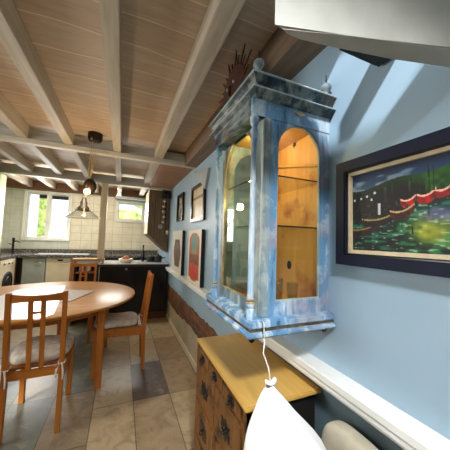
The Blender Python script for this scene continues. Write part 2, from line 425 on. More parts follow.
# lintel board over the windows and soffit shelf
sbox('trim_4', 'plankx', XL, W, YB-.05, YB-.001, 2.135, CEIL, label='brown timber lintel above the kitchen windows', cat='lintel')
sbox('trim_5', 'grey', -.16, .44, YB-.22, YB-.051, 2.085, 2.13, label='grey boxed soffit above the small window', cat='soffit')

# joists, crossbeams, post
for i, (x0, x1, ys) in enumerate([(.285, .373, .60), (-.127, -.055, -1.2), (-.56, -.485, -1.2), (-.92, -.845, -1.2), (-1.285, -1.21, -1.2), (-1.66, -1.58, -1.2)]):
    bm = B(); box(bm, x0, x1, ys, YB-.05, 2.176, CEIL-.001, .004)
    o = struct('ceiling_joist', bm, 'joist'); o['label'] = ['whitewashed joist nearest the blue display cabinet', 'whitewashed joist running straight up the middle of the ceiling', 'whitewashed joist rising from the dark pendant rose to the upper left', 'whitewashed joist crossing the left edge above the window', 'whitewashed joist over the sink corner', 'whitewashed joist above the tall cupboard'][i]
    o['category'] = 'joist'
xs = [(XL, -1.66), (-1.58, -1.285), (-1.21, -.92), (-.845, -.56), (-.485, -.127), (-.055, .285), (.373, .62)]
for i, (yc, zt, nm) in enumerate([(2.755, 2.13, 'near'), (4.255, 2.13, 'far')]):
    bm = B(); box(bm, XL, W-.001, yc-.035, yc+.035, zt, 2.175, .005)
    o = struct('ceiling_crossbeam', bm, 'crossb'); o['category'] = 'beam'
    o['label'] = ['whitewashed crossbeam beside the pendant rose', 'whitewashed crossbeam resting on the cream post'][i]
    bm = B()
    for (a, b) in xs[:7 if i == 0 else 6]: box(bm, a, b, yc-.006, yc+.006, 2.176, 2.272)
    o = struct('ceiling_blocking', bm, 'block'); o['category'] = 'blocking'
    o['label'] = ['row of pale boards above the near crossbeam', 'row of pale boards above the far crossbeam'][i]
# wall plate and lowered bay next to the right wall
sbox('trim_6', 'plank', .62, W-.001, .62, 2.72, 2.13, CEIL-.001, label='brown timber wall plate where ceiling meets blue wall', cat='beam')
sbox('trim_7', 'bay', .374, W-.001, 2.79, 4.33, 2.15, 2.17, label='lowered brown ceiling board beyond the crossbeam', cat='ceiling board')
t = thing('support_post', 'cream painted timber post standing on the bar board', 'post', (-.285, 4.25, .956))
bm = B(); box(bm, -.332, -.242, 4.205, 4.295, .956, 2.129, .006); part('shaft', bm, 'postw', t)
bm = B(); box(bm, -.338, -.236, 4.199, 4.301, 2.085, 2.1295); part('cap', bm, 'postw', t)

# ------------------------------------------------------------------ display cabinet
cab = thing('display_cabinet', 'distressed blue wall-hung display cabinet with arched glass doors', 'cabinet', (.57, .94, .985))
CX0, CX1, CY0, CY1 = .455, W-.001, .735, 1.125     # body box
bm = B()   # base slab, two steps
box(bm, .392, CX1, .706, 1.158, 1.012, 1.040, .006); part('base', bm, 'blue', cab)
bm = B(); box(bm, .383, CX1, .698, 1.165, .986, 1.004, .005); part('base_moulding', bm, 'blue', cab)
bm = B(); box(bm, .397, CX1, .711, 1.154, 1.003, 1.0125); part('base_groove', bm, 'groove', cab)
for (x, y) in ((.41, .725), (.72, .725), (.41, 1.13)):
    bm = B(); lathe(bm, [(.003, -.022), (.009, -.016), (.011, -.008), (.006, 0)], (x, y, .988), 12); part('foot', bm, 'copper', cab, True)
# cornice: crown + frieze moulding
def ringx(bm, prof):
    """mitred moulding round front-left corner: prof=(out,z) out = distance out from body"""
    n = len(prof); L = []
    for (o, z) in prof:
        L.append([bm.verts.new((CX1, .735-o, z)), bm.verts.new((.416-o, .735-o, z)), bm.verts.new((.416-o, 1.132+o, z)), bm.verts.new((CX1, 1.132+o, z))])
    for a, b in zip(L, L[1:]):
        for i in range(3): bm.faces.new((a[i], a[i+1], b[i+1], b[i]))
    bm.faces.new(L[0]); bm.faces.new(L[-1])
    for i in (0, 3): bm.faces.new([l[i] for l in L]) if False else None
    a = [l[0] for l in L]; b = [l[3] for l in L]
    bm.faces.new(a+b[::-1])
bm = B(); ringx(bm, [(.002, 1.8345), (.008, 1.840), (.014, 1.852), (.024, 1.866), (.033, 1.873), (.033, 1.8755)]); part('crown_moulding', bm, 'bluey', cab)
bm = B(); ringx(bm, [(.034, 1.8757), (.0365, 1.877), (.0365, 1.882), (.034, 1.884)]); part('worn_top_edge', bm, 'wornedge', cab)
bm = B(); ringx(bm, [(.0, 1.806), (.008, 1.809), (.014, 1.817), (.026, 1.825), (.029, 1.8275)]); part('lower_cornice', bm, 'bluey', cab)
bm = B(); ringx(bm, [(.029, 1.8277), (.032, 1.8285), (.032, 1.832), (.029, 1.834)]); part('worn_edge', bm, 'wornedge', cab)
bm = B(); box(bm, .40, .46, .737, 1.113, 1.745, 1.8065); part('frieze_front', bm, 'bluey', cab)
bm = B(); box(bm, .40, CX1, .7355, .749, 1.745, 1.8065); part('frieze_side', bm, 'blue', cab)
bm = B(); prism(bm, [(.603-.026, 1.790), (.603, 1.779), (.603+.026, 1.790), (.603, 1.801)], 'Y', .731, .7356); part('diamond_ornament', bm, 'liner', cab)
# body frames with arched openings
def arch(x0, x1, z0, zs, n=12):
    r = (x1-x0)/2; c = (x0+x1)/2; rz = r*1.05
    return [(x0, z0), (x1, z0)] + [(c+r*math.cos(PI*i/n), zs+rz*math.sin(PI*i/n)) for i in range(n+1)]
def arch_outer(x0, x1, z0, z1, n=12):
    c = (x0+x1)/2; L = [(x0, z0), (x1, z0)]
    for i in range(n+1):
        a = PI*i/n; t = i/n
        if t < .25: L.append((x1, z1-(z1-zs_[0])*(1-t*4)))
        elif t <= .75: L.append((x1+(x0-x1)*(t-.25)*2, z1))
        else: L.append((x0, z1-(z1-zs_[0])*((t-.75)*4)))
    return L
zs_ = [1.64]
bm = B(); frame2d(bm, arch_outer(.479, CX1, 1.04, 1.745), arch(.5075, .712, 1.088, 1.64), 'Y', .738, .756)
part('side_panel_frame', bm, 'blue', cab)
bm = B(); o_ = arch(.5075, .712, 1.088, 1.64); i_ = arch(.513, .7065, 1.094, 1.64)
frame2d(bm, o_, i_, 'Y', .741, .750); part('bead', bm, 'bluep', cab)
bm = B(); prism(bm, arch(.507, .7125, 1.087, 1.64), 'Y', .746, .7485); part('pane', bm, 'glass', cab)
# the corner pilaster (fluted)
bm = B(); box(bm, .449, .479, .733, .757, 1.04, 1.745, .003)
for k in range(3): box(bm, .4525+k*.009, .457+k*.009, .7295, .734, 1.05, 1.735, .002)
part('pilaster', bm, 'bluep', cab)
bm = B(); frame2d(bm, arch_outer(.758, CY1, 1.04, 1.745), arch(.80, CY1-.03, 1.082, 1.61), 'X', .450, .468)
zs_[0] = 1.61
dr = part('door', bm, 'bluedoor', cab)
bm = B(); frame2d(bm, arch(.80, CY1-.03, 1.082, 1.61), arch(.806, CY1-.036, 1.088, 1.61), 'X', .4485, .456); part('door_bead', bm, 'gold', dr)
bm = B(); prism(bm, arch(.799, CY1-.029, 1.081, 1.61), 'X', .458, .461); part('pane', bm, 'glassx', dr)
zs_[0] = 1.64
bm = B(); frame2d(bm, arch_outer(.469, CX1, 1.04, 1.745), arch(.5075, .712, 1.088, 1.64), 'Y', CY1-.015, CY1); box(bm, .451, CX1, CY1-.015, CY1, 1.7455, 1.806); part('far_side_frame', bm, 'bluedoor', cab)
bm = B(); prism(bm, arch(.507, .7125, 1.087, 1.64), 'Y', CY1-.009, CY1-.0065); part('pane', bm, 'glass', cab)
bm = B(); box(bm, CX1-.012, CX1, .757, CY1-.015, 1.04, 1.79); bk = part('back_panel', bm, 'amber', cab)
bm = B(); box(bm, .45, CX1-.012, .757, CY1-.015, 1.779, 1.79); part('top_panel', bm, 'amber', cab)
bm = B(); box(bm, .469, CX1-.012, .757, CY1-.015, 1.0405, 1.05); part('floor_panel', bm, 'amber', cab)
for i, z in enumerate((1.357, 1.545)):
    bm = B(); box(bm, .47, CX1-.014, .762, CY1-.018, z, z+.005); s = part('shelf', bm, 'clear', cab)
    bm = B(); box(bm, .47, CX1-.014, .7595, .7619, z, z+.005); box(bm, .4675, .4699, .762, CY1-.018, z, z+.005); part('edge', bm, 'glassedge', s)
# star and escutcheon on the amber interior
bm = B(); prism(bm, [(.938+(.016 if i % 2 == 0 else .006)*math.cos(PI*i/5), 1.768+(.016 if i % 2 == 0 else .006)*math.sin(PI*i/5)) for i in range(10)], 'X', CX1-.016, CX1-.0119); part('star', bm, 'copper', cab)
bm = B(); prism(bm, [(.965+.014*math.cos(PI*i/8), 1.192+.02*math.sin(PI*i/8)) for i in range(16)], 'X', CX1-.016, CX1-.0119); part('escutcheon', bm, 'copper', cab)
bm = B(); tube(bm, [(CX1-.02, .77, 1.62), (CX1-.02, 1.09, 1.70)], .005); part('batten', bm, 'amber', cab)
# turned columns
prof = [(.017, 0), (.017, .03), (.012, .034), (.016, .04), (.016, .05), (.011, .055), (.015, .06), (.0125, .068), (.0115, .30), (.0105, .58), (.013, .60), (.016, .612), (.010, .622), (.015, .634), (.016, .646), (.009, .656), (.013, .664), (.017, .672), (.018, .69), (.012, .70), (.014, .7055)]
prof = [(r_*.88, z_*1.008) for r_, z_ in prof]
for i, y in enumerate((.742, 1.085)):
    bm = B(); lathe(bm, prof, (.411, y, 1.0395), 18); c_ = part('column', bm, 'blue', cab, True, 50)
    bm = B()
    for z in (.052, .063): lathe(bm, [(.0135, -.003), (.0150, 0), (.0135, .003)], (.411, y, 1.0395+z), 18)
    part('gilt_ring', bm, 'gold', c_, True)
for i, (x, y) in enumerate(((.414, .728), (.728, .728))):
    bm = B(); lathe(bm, [(.018, 0), (.018, .006), (.010, .012), (.008, .022), (.016, .030), (.0205, .040), (.0185, .051), (.010, .058), (.003, .060)], (x, y, 1.8842), 18)
    f_ = part('finial', bm, 'pewter', cab, True)
    bm = B(); lathe(bm, [(.0032, .058), (.0028, .072), (.0042, .075), (.002, .080), (.0014, .094)], (x, y, 1.8842), 10); part('spike', bm, 'copper', f_, True)
# glasses inside
for i, (x, y, z, r, h, lab) in enumerate([(.60, .86, 1.0502, .026, .10, 'clear tumbler standing left on the floor of the blue display cabinet'), (.655, .83, 1.0502, .024, .085, 'clear tumbler standing right on the floor of the blue display cabinet'), (.58, .97, 1.3622, .026, .10, 'clear tumbler on the lower glass shelf of the blue cabinet')]):
    bm = B(); lathe(bm, [(.0, .0), (r*.8, 0), (r, h), (r-.0022, h), (r*.8-.002, .006), (.0, .006)], (x, y, z), 20, False)
    o = obj('tumbler', bm, 'clear', None, True); tag(o, lab, 'glass', 'glasses in the display cabinet')
# white card leaning inside (pale curved edge seen left in the glass)
bm = B(); prism(bm, [(.80, 1.0502), (.815, 1.0502), (.845, 1.325), (.841, 1.327)], 'X', .52, .526)
tag(obj('candle_stick', bm, 'white'), 'thin white stick leaning inside the blue display cabinet', 'stick')

# rusted sun on top
sun = thing('sun_ornament', 'rusted metal sunburst face standing on the blue cabinet', 'ornament', (.49, 1.085, 1.885))
SC_ = (1.12, 2.06)
bm = B(); lathe(bm, [(.135, -.004), (.13, .004), (.09, .012), (.0, .018)], (0, 0, 0), 28)
bmesh.ops.transform(bm, matrix=Matrix.Translation((.49, SC_[0], SC_[1])) @ Matrix.Rotation(-PI/2, 4, 'Y'), verts=bm.verts); part('face', bm, 'rust', sun, True, 40)
bm = B()
for k in range(26):
    a = 2*PI*k/26; R1 = .215 if k % 2 else .175
    if math.sin(a) < -.45: R1 = .15
    p = lambda r, d: (SC_[0]+r*math.cos(a+d), SC_[1]+r*math.sin(a+d))
    w_ = .13 if k % 2 else .15
    if k % 2: pts = [p(.09, -w_), p(.13, -.11), p(.155, -.02), p(R1, .02), p(.17, .06), p(.13, .07), p(.09, w_)]
    else: pts = [p(.09, -w_), p(R1, 0), p(.09, w_)]
    prism(bm, pts, 'X', .487, .493)
part('ray', bm, 'rust', sun)['kind'] = 'stuff'
for (dy, dz) in ((-.04, .035), (.04, .035)):
    bm = B(); blob(bm, (.475, SC_[0]+dy, SC_[1]+dz), .009, 2); part('eye', bm, 'pewter', sun, True)
bm = B(); tube(bm, [(.472, SC_[0], SC_[1]+.03), (.466, SC_[0], SC_[1]-.02)], .008); part('nose', bm, 'rust', sun, True)
bm = B(); tube(bm, [(.476, SC_[0]-.035, SC_[1]-.045), (.473, SC_[0], SC_[1]-.055), (.476, SC_[0]+.035, SC_[1]-.045)], .005); part('mouth', bm, 'rust', sun, True)
bm = B(); box(bm, .47, .51, 1.04, 1.14, 1.8845, 1.93); part('stand', bm, 'rust', sun)

# ------------------------------------------------------------------ chest of drawers
ch = thing('chest_of_drawers', 'rustic pine chest of drawers with golden top under the blue cabinet', 'chest', (.59, 1.09, 0))
X0, X1, Y0, Y1, ZT = .43, .748, .775, 1.385, .735
bm = B(); box(bm, X0+.02, X1-.01, Y0+.02, Y1-.005, .05, ZT-.02); part('carcass', bm, 'chest_side', ch)
bm = B(); box(bm, X0+.004, X1-.01, Y0+.012, Y0+.0199, .03, ZT-.0185); part('side_panel', bm, 'chest_side', ch)
bm = B(); prism(bm, [(.415, .762), (X1, .762), (X1, Y1), (.428, Y1)], 'Z', ZT-.018, ZT, .004); part('top', bm, 'chest_top', ch)
bm = B()
for z0, z1 in ((.03, .065), (.245, .262), (.425, .442), (.635, .648), (.703, ZT-.0185)): box(bm, X0+.002, X0+.0199, Y0+.03, Y1-.03, z0, z1)
box(bm, X0, X0+.0199, Y0+.012, Y0+.035, .03, ZT-.0185); box(bm, X0, X0+.0199, Y1-.03, Y1-.005, .03, ZT-.0185); part('face_frame', bm, 'chest_front', ch)
def drawer(y0, y1, z0, z1, big):
    bm = B(); box(bm, X0-.004, X0+.0195, y0, y1, z0, z1, .004); d = part('drawer', bm, 'chest_front', ch)
    yc, zc = (y0+y1)/2, (z0+z1)/2
    bm = B()
    if big:
        prism(bm, [(yc-.05, zc), (yc-.036, zc+.012), (yc-.04, zc+.03), (yc-.02, zc+.022), (yc, zc+.04), (yc+.02, zc+.022), (yc+.04, zc+.03), (yc+.036, zc+.012), (yc+.05, zc), (yc+.036, zc-.012), (yc+.04, zc-.03), (yc+.02, zc-.022), (yc, zc-.045), (yc-.02, zc-.022), (yc-.04, zc-.03), (yc-.036, zc-.012)], 'X', X0-.007, X0-.0035)
    else:
        prism(bm, [(yc-.032, zc), (yc-.02, zc+.016), (yc, zc+.02), (yc+.02, zc+.016), (yc+.032, zc), (yc+.02, zc-.016), (yc, zc-.02), (yc-.02, zc-.016)], 'X', X0-.007, X0-.0035)
    part('handle_plate', bm, 'iron', d)
    bm = B(); r = .016 if big else .009
    tube(bm, [(X0-.012-.01*math.sin(PI*i/8), yc-r+2*r*i/8, zc-.012*math.sin(PI*i/8)) for i in range(9)], .0028)
    blob(bm, (X0-.009, yc, zc+.005), .0055, 2); part('handle', bm, 'iron', d, True)
ya, yb = Y0+.037, Y1-.032; w3 = (yb-ya)/3
for i in range(3): drawer(ya+i*w3+.003, ya+(i+1)*w3-.003, .650, .701, False)
for z0, z1 in ((.444, .633), (.264, .423), (.067, .243)):
    for i in range(2): drawer(ya+i*w3*1.5+.003, ya+(i+1)*w3*1.5-.003, z0, z1, True)
for x in (X0+.02, X1-.06):
    for y in (Y0+.02, Y1-.06): bm = B(); box(bm, x, x+.04, y, y+.04, 0, .0505); part('foot', bm, 'chest_side', ch)

# ------------------------------------------------------------------ bench, cotton sack, cushion
bn = thing('bench', 'low dark bench under the white cotton sack', 'bench', (.5, .5, 0))
bm = B(); box(bm, .22, .745, .10, .735, .40, .44, .01); part('seat', bm, 'chest_side', bn)
for x in (.24, .70):
    for y in (.12, .69): bm = B(); box(bm, x, x+.04, y, y+.035, 0, .4005); part('leg', bm, 'chest_side', bn)
sk = thing('cotton_sack', 'white cotton sack hanging in a peak on a thin cord', 'bag', (.43, .6, .44))
bm = B()
prof = [(.897, .010, .010, .413), (.885, .014, .012, .411), (.868, .028, .022, .413), (.84, .046, .035, .421), (.80, .068, .05, .430), (.76, .096, .062, .444), (.70, .130, .078, .472), (.64, .150, .09, .484), (.58, .150, .1, .484), (.50, .150, .1, .484), (.452, .148, .096, .484), (.441, .12, .08, .484)]
rings = []; seg = 40
for i, (z, rx, ry, cx) in enumerate(prof):
    f = min(1, i/4)
    rings.append([bm.verts.new((cx+rx*(1+.05*f*math.sin(5*a+z*9)+.03*f*math.sin(9*a-z*14))*math.cos(a), .615+ry*(1+.08*f*math.sin(4*a+z*11)+.05*f*math.sin(11*a+z*20))*math.sin(a), z)) for a in [2*PI*k/seg for k in range(seg)]])
for a, b in zip(rings, rings[1:]):
    for k in range(seg): bm.faces.new((a[k], a[(k+1) % seg], b[(k+1) % seg], b[k]))
bm.faces.new(rings[0]); bm.faces.new(rings[-1])
o = part('sack_body', bm, 'sack', sk, True); s_ = o.modifiers.new('sub', 'SUBSURF'); s_.levels = s_.render_levels = 1
bm = B(); tube(bm, [(.404, .612, .893), (.395, .608, .907), (.409, .606, .899), (.422, .609, .908), (.421, .613, .89)], .007); part('tied_ear', bm, 'sack', sk, True)
bm = B(); tube(bm, [(.414, .615, .892), (.417, .632, .93), (.409, .65, .965), (.425, .668, .985), (.434, .6885, 1.0), (.436, .691, 1.035), (.436, .7045, 1.043)], .0022, 6); part('cord', bm, 'cord', sk, True)
bm = B()
for i in range(14):
    for j in range(14): pass
bmesh.ops.create_grid(bm, x_segments=16, y_segments=16, size=.5)
top = [v.co.copy() for v in bm.verts]; bm.free(); bm = B()
blob(bm, (0, 0, 0), 1, 4)
for v in bm.verts:
    x, y, z = v.co
    f = lambda t: math.copysign(abs(t)**.55, t)
    v.co = Vector((f(x)*.047, f(y)*.115, f(z)*.133))
bmesh.ops.transform(bm, matrix=Matrix.Translation((.697, .575, .575)) @ Matrix.Rotation(math.radians(3), 4, 'Y'), verts=bm.verts)
tag(obj('cushion', bm, 'cush', None, True), 'cream cushion leaning on the wall behind the white sack', 'cushion')

# ------------------------------------------------------------------ vertex-painted flat pictures
def smooth(a, b, x):
    t = max(0, min(1, (x-a)/(b-a))); return t*t*(3-2*t)
def mixc(a, b, t): return tuple(p+(q-p)*t for p, q in zip(a, b))
def hsh(i, j, s=0):
    n = math.sin(i*12.9898+j*78.233+s*37.7)*43758.5453; return n-math.floor(n)
def vn(x, y, s=0):
    i, j = math.floor(x), math.floor(y); fx, fy = x-i, y-j
    fx, fy = fx*fx*(3-2*fx), fy*fy*(3-2*fy)
    return (hsh(i, j, s)*(1-fx)+hsh(i+1, j, s)*fx)*(1-fy)+(hsh(i, j+1, s)*(1-fx)+hsh(i+1, j+1, s)*fx)*fy
def painted(name, ya, yb, z0, z1, x, fn, nu, nv, mat, parent):
    """flat painted rectangle on plane X=x facing -X; u 0..1 runs from ya (far) to yb (near), v 0 top .. 1 bottom"""
    bm = B(); lay = bm.loops.layers.float_color.new('paint'); V = {}
    for i in range(nu+1):
        for j in range(nv+1): V[i, j] = bm.verts.new((x, ya+(yb-ya)*i/nu, z1+(z0-z1)*j/nv))
    for i in range(nu):
        for j in range(nv):
            f = bm.faces.new((V[i, j], V[i+1, j], V[i+1, j+1], V[i, j+1]))
            for l, (a, b) in zip(f.loops, ((i, j), (i+1, j), (i+1, j+1), (i, j+1))):
                l[lay] = lin(tuple(max(0, min(255, q)) for q in fn(a/nu, b/nv)))
    bm.normal_update()
    me = bpy.data.meshes.new(name); bm.to_mesh(me); bm.free(); me.materials.append(M[mat])
    o = bpy.data.objects.new(name, me); COL.objects.link(o); o.parent = parent
    o.data.transform(Matrix.Translation(-Vector(parent.location))); return o

def harbour(u, v):
    n = vn(u*26, v*22, 1); n2 = vn(u*60, v*50, 2); n3 = vn(u*10, v*34, 3)
    hill = .22-.10*u+.02*math.sin(u*9)
    if v < hill:                                           # sky
        c = mixc((36, 62, 92), (70, 96, 116), v/.2)
        cl = vn(u*7+.4, v*16, 4)*smooth(.02, .1, v)
        c = mixc(c, (150, 160, 168), smooth(.5, .8, cl)*(1-.5*u))
    elif v < .42:                                          # hillside
        c = mixc((30, 74, 34), (16, 34, 22), smooth(hill, .36, v)+.25*n-.1)
        if u > .55: c = mixc(c, (74, 116, 44), smooth(.55, .85, u)*(.4+.6*n))
        if v > hill+.07 and u < .82:
            m = smooth(.55, .85, vn(u*70, v*7, 5))
            c = mixc(c, (16, 14, 18), .75*smooth(hill+.06, .34, v)); c = mixc(c, (150, 140, 130), .45*m)
        if .38 < u < .62 and v > .30: c = mixc(c, (36, 52, 120), .6*n)
    elif v < .60 and u < .62:
        c = mixc((20, 16, 18), (78, 44, 34), .8*n3); c = mixc(c, (140, 120, 100), .6*smooth(.7, .9, n2))
    else:                                                  # water
        c = mixc((24, 66, 62), (14, 40, 40), smooth(.6, 1, v)); c = mixc(c, (66, 130, 104), smooth(.45, .8, n3)*.8)
        g = math.exp(-(((u-.86)/.2)**2+((v-.76)/.16)**2)); c = mixc(c, (206, 200, 84), min(1, g*1.0)*(.55+.45*n))
        g = math.exp(-(((u-.92)/.14)**2+((v-.60)/.07)**2)); c = mixc(c, (150, 130, 190), min(1, g)*(.5+.5*n))
        c = mixc(c, (176, 200, 176), .7*smooth(.74, .9, vn(u*22, v*70, 6)))
    def hull(cx, cy, a, b, tilt, col, rim):
        nonlocal c
        du = u-cx; dv = v-cy+tilt*du; 
        if abs(du) < a:
            topc = -.25*b*(du/a)**2*2; bot = b*math.sqrt(max(0, 1-(du/a)**2))
            if topc-.012 < dv < topc+.006: c = rim
            elif topc <= dv < bot: c = mixc(col, (20, 12, 12), .6*n)
    hull(.10, .74, .22, .085, .10, (92, 60, 34), (150, 124, 80))
    hull(.33, .62, .20, .085, .12, (70, 40, 34), (170, 150, 110))
    hull(.60, .545, .125, .085, .22, (120, 62, 36), (196, 170, 130))
    hull(.665, .43, .075, .07, .25, (206, 52, 30), (240, 190, 170))
    hull(.83, .40, .085, .085, .25, (216, 48, 28), (240, 190, 170))
    hull(.97, .37, .075, .07, .25, (200, 44, 26), (240, 190, 170))
    if .34 < u < .37 and .42 < v < .56: c = (196, 196, 200)
    for mx, t0, t1, w in ((.08, .36, .72, .005), (.15, .30, .68, .005), (.25, .34, .6, .005), (.31, .3, .6, .004), (.48, .2, .5, .004), (.56, .17, .45, .004), (.70, .15, .4, .004), (.86, .08, .36, .005), (.90, .1, .36, .004)):
        if abs(u-mx-.03*(v-.4)) < w and t0 < v < t1: c = mixc(c, (30, 22, 20), .85)
    for rx, r0, r1 in ((.60, .62, .74), (.85, .5, .62), (.70, .72, .80)):
        if abs(u-rx) < .006 and r0 < v < r1: c = (28, 24, 26)
    for (px, py) in ((.03, .34), (.12, .33), (.2, .31), (.3, .28), (.26, .36)):
        if (u-px)**2*1.4+(v-py)**2 < .00022: c = (200, 206, 214)
    return tuple(max(4, (q-118)*1.25+92) for q in c)

def pic_thing(name, label, y_far, y_near, z0, z1, fw, depth, framemat, liner=None, x=W):
    t = thing(name, label, 'painting' if name == 'painting' else 'picture', (x-depth/2, (y_far+y_near)/2, z0))
    O = [(y_near, z0), (y_far, z0), (y_far, z1), (y_near, z1)]
    I = [(y_near+fw, z0+fw), (y_far-fw, z0+fw), (y_far-fw, z1-fw), (y_near+fw, z1-fw)]
    bm = B(); frame2d(bm, O, I, 'X', x-depth, x-.001); part('frame', bm, framemat, t)
    if liner:
        lw = liner; J = [(y_near+fw+lw, z0+fw+lw), (y_far-fw-lw, z0+fw+lw), (y_far-fw-lw, z1-fw-lw), (y_near+fw+lw, z1-fw-lw)]
        bm = B(); frame2d(bm, I, J, 'X', x-depth*.62, x-.002); part('liner', bm, 'liner', t); fw += lw
    return t, fw
pt, f_ = pic_thing('painting', 'oil painting of harbour boats in a wide navy frame', .672, .15, 1.227, 1.594, .042, .034, 'navy', .012)
# the visible part of the canvas is the stretch up to the photo's right border
yc_ = .345; ya_ = .672-f_
painted('canvas', ya_, .15+f_, 1.227+f_, 1.594-f_, W-.012, lambda u, v: harbour(min(1.4, u*(ya_-(.15+f_))/(ya_-yc_)), v), 200, 130, 'canvas', pt)
bm = B(); frame2d(bm, [(.186, 1.262), (.636, 1.263), (.636, 1.558), (.186, 1.558)], [(.19, 1.266), (.632, 1.267), (.632, 1.554), (.19, 1.554)], 'X', W-.036, W-.0335); part('inner_edge', bm, 'black', pt)

def mapfn(u, v):
    c = (206, 190, 150); n = vn(u*9, v*12, 8)
    c = mixc(c, (186, 166, 124), n*.6)
    if .27 < v < .36: c = (110, 88, 60)
    if v < .27: c = mixc((214, 200, 166), (190, 172, 132), vn(u*12, v*20, 9))
    if .92 < v: c = (222, 212, 186)
    return c
p1, f_ = pic_thing('framed_picture', 'dark framed old map above the orange figure print', 2.81, 2.31, 1.495, 1.90, .035, .028, 'copper', None)
painted('print', 2.81-f_, 2.31+f_, 1.495+f_, 1.90-f_, W-.008, mapfn, 24, 24, 'map', p1)
p2, f_ = pic_thing('framed_picture', 'narrow dark framed picture left of the framed map', 3.62, 3.25, 1.55, 1.935, .045, .028, 'copper', None)
painted('print', 3.62-f_, 3.25+f_, 1.55+f_, 1.935-f_, W-.008, lambda u, v: mixc((170, 160, 130), (60, 46, 34), smooth(.35, .7, vn(u*4+2, v*6, 11))), 20, 24, 'map', p2)

def figure(u, v):
    c = (220, 210, 186)
    x = (u-.5); 
    inarch = abs(x) < .40 and (v > .24 or (x/.40)**2+((v-.24)/.19)**2 < 1)
    if v > .9: inarch = inarch and (x/.40)**2+((v-.78)/.18)**2 < 1
    if inarch:
        c = mixc((150, 72, 32), (186, 96, 46), vn(u*8, v*9, 12))
        if (x/.24)**2+((v-.28)/.2)**2 < 1: c = mixc((150, 136, 80), (66, 116, 98), vn(u*7, v*7, 13))
        if (x/.15)**2+((v-.24)/.13)**2 < 1: c = (64, 128, 120)
        if .46 < v < .64: c = mixc(c, (86, 44, 22), .8*vn(u*5, v*14, 14)+.2)
        if (x/.32)**2+((v-.78)/.15)**2 < 1: c = mixc((206, 74, 32), (176, 50, 22), vn(u*6, v*9, 15))
        if abs(x) > .34 or v < .09: c = mixc(c, (110, 50, 24), .6)
    return c
def darkfig(u, v):
    c = (206, 200, 184); x = u-.55
    if abs(x) < .3-.06*math.sin(v*9) and .2 < v < .86:
        c = mixc((70, 44, 30), (110, 66, 40), vn(u*8, v*12, 16))
        if v < .3: c = (44, 36, 34)
    return c
def print_board(label, yf, yn, z1, fn, lean):
    t = thing('art_print', label, 'print', (W-.03, (yf+yn)/2, .836), group='art boards on the wall ledge')
    bm = B(); box(bm, W-.040, W-.012, yn, yf, .836, z1); part('board', bm, 'white', t)
    bm = B(); box(bm, W-.0405, W-.012, yn-.012, yn-.0002, .836, z1); part('dark_edge', bm, 'blackm', t)
    painted('picture', yf, yn, .837, z1-.001, W-.0405, fn, 40, 60, 'printm', t)
print_board('white art board with an orange and red arched figure, on ledge', 2.80, 2.30, 1.40, figure, 0)
print_board('white art board with a dark brown figure, farther along ledge', 3.76, 3.13, 1.41, darkfig, 0)

# triangular pale wall sconce above the map
bm = B(); prism(bm, [(2.74, 2.09), (2.20, 1.99), (2.30, 1.80)], 'X', W-.03, W-.001, .003)
tag(obj('wall_triangle', bm, 'lowwall'), 'pale grey triangular plaque on the wall above the framed map', 'plaque')
# black loudspeaker on the wall
sp = thing('wall_speaker', 'black wall-mounted box tucked behind the white shelf', 'speaker', (.67, .5, 1.88))
bm = B(); box(bm, .572, W, .462, .532, 1.881, 1.965, .012); part('housing', bm, 'black', sp)
bm = B(); box(bm, .60, W-.02, .4605, .463, 1.892, 1.955, .001); part('grille', bm, 'blackm', sp)
# white boxed shelf in the upper right corner
ws = thing('wall_shelf', 'white boxed shelf jutting across the upper right corner', 'shelf', (.55, .35, 1.74))
A = [(.266, .405), (.45, .350), (W-.001, .258), (W-.001, .318), (.56, .366), (.395, .399), (.334, .409), (.299, .4095)]
def inset(L, d):
    c = Vector((sum(p[0] for p in L)/len(L), sum(p[1] for p in L)/len(L))); return [tuple(Vector(p)+(c-Vector(p)).normalized()*d) for p in L]
bm = B(); prism(bm, A, 'Z', 1.741, 1.8745, .004); part('boxed_board', bm, 'shelfwhite', ws)
bm = B(); prism(bm, A, 'Z', 1.875, 1.887, .003); part('top_board', bm, 'shelfwhite', ws)

# ------------------------------------------------------------------ table and chairs
TC = (-.64, 2.85); TZ = .72; R = .80
tb = thing('dining_table', 'round varnished wooden dining table', 'table', (TC[0], TC[1], 0))
bm = B(); lathe(bm, [(0, TZ-.026), (R-.012, TZ-.026), (R-.002, TZ-.018), (R, TZ-.010), (R-.003, TZ-.003), (R-.010, TZ), (0, TZ)], (TC[0], TC[1], 0), 72, False); part('tabletop', bm, 'table', tb, True, 40)
bm = B()
frame2d(bm, [(TC[0]+(R-.18)*math.cos(2*PI*i/48), TC[1]+(R-.18)*math.sin(2*PI*i/48)) for i in range(48)], [(TC[0]+(R-.205)*math.cos(2*PI*i/48), TC[1]+(R-.205)*math.sin(2*PI*i/48)) for i in range(48)], 'Z', TZ-.105, TZ-.0262)
part('apron', bm, 'oakx', tb, True, 40)
for sx, sy in ((1, -1), (1, 1), (-1, -1), (-1, 1)):
    bm = B(); x, y = TC[0]+sx*.51, TC[1]+sy*.415
    strut(bm, (x, y, TZ-.027), (x+sx*.004, y+sy*.004, 0), .056, .056, .004); part('leg', bm, 'oak', tb)
bm = B()
box(bm, TC[0]+.497, TC[0]+.523, TC[1]-.387, TC[1]+.387, .30, .345); part('stretcher', bm, 'seatw', tb)
bm = B(); box(bm, TC[0]-.523, TC[0]-.497, TC[1]-.387, TC[1]+.387, .30, .345); part('stretcher', bm, 'seatw', tb)

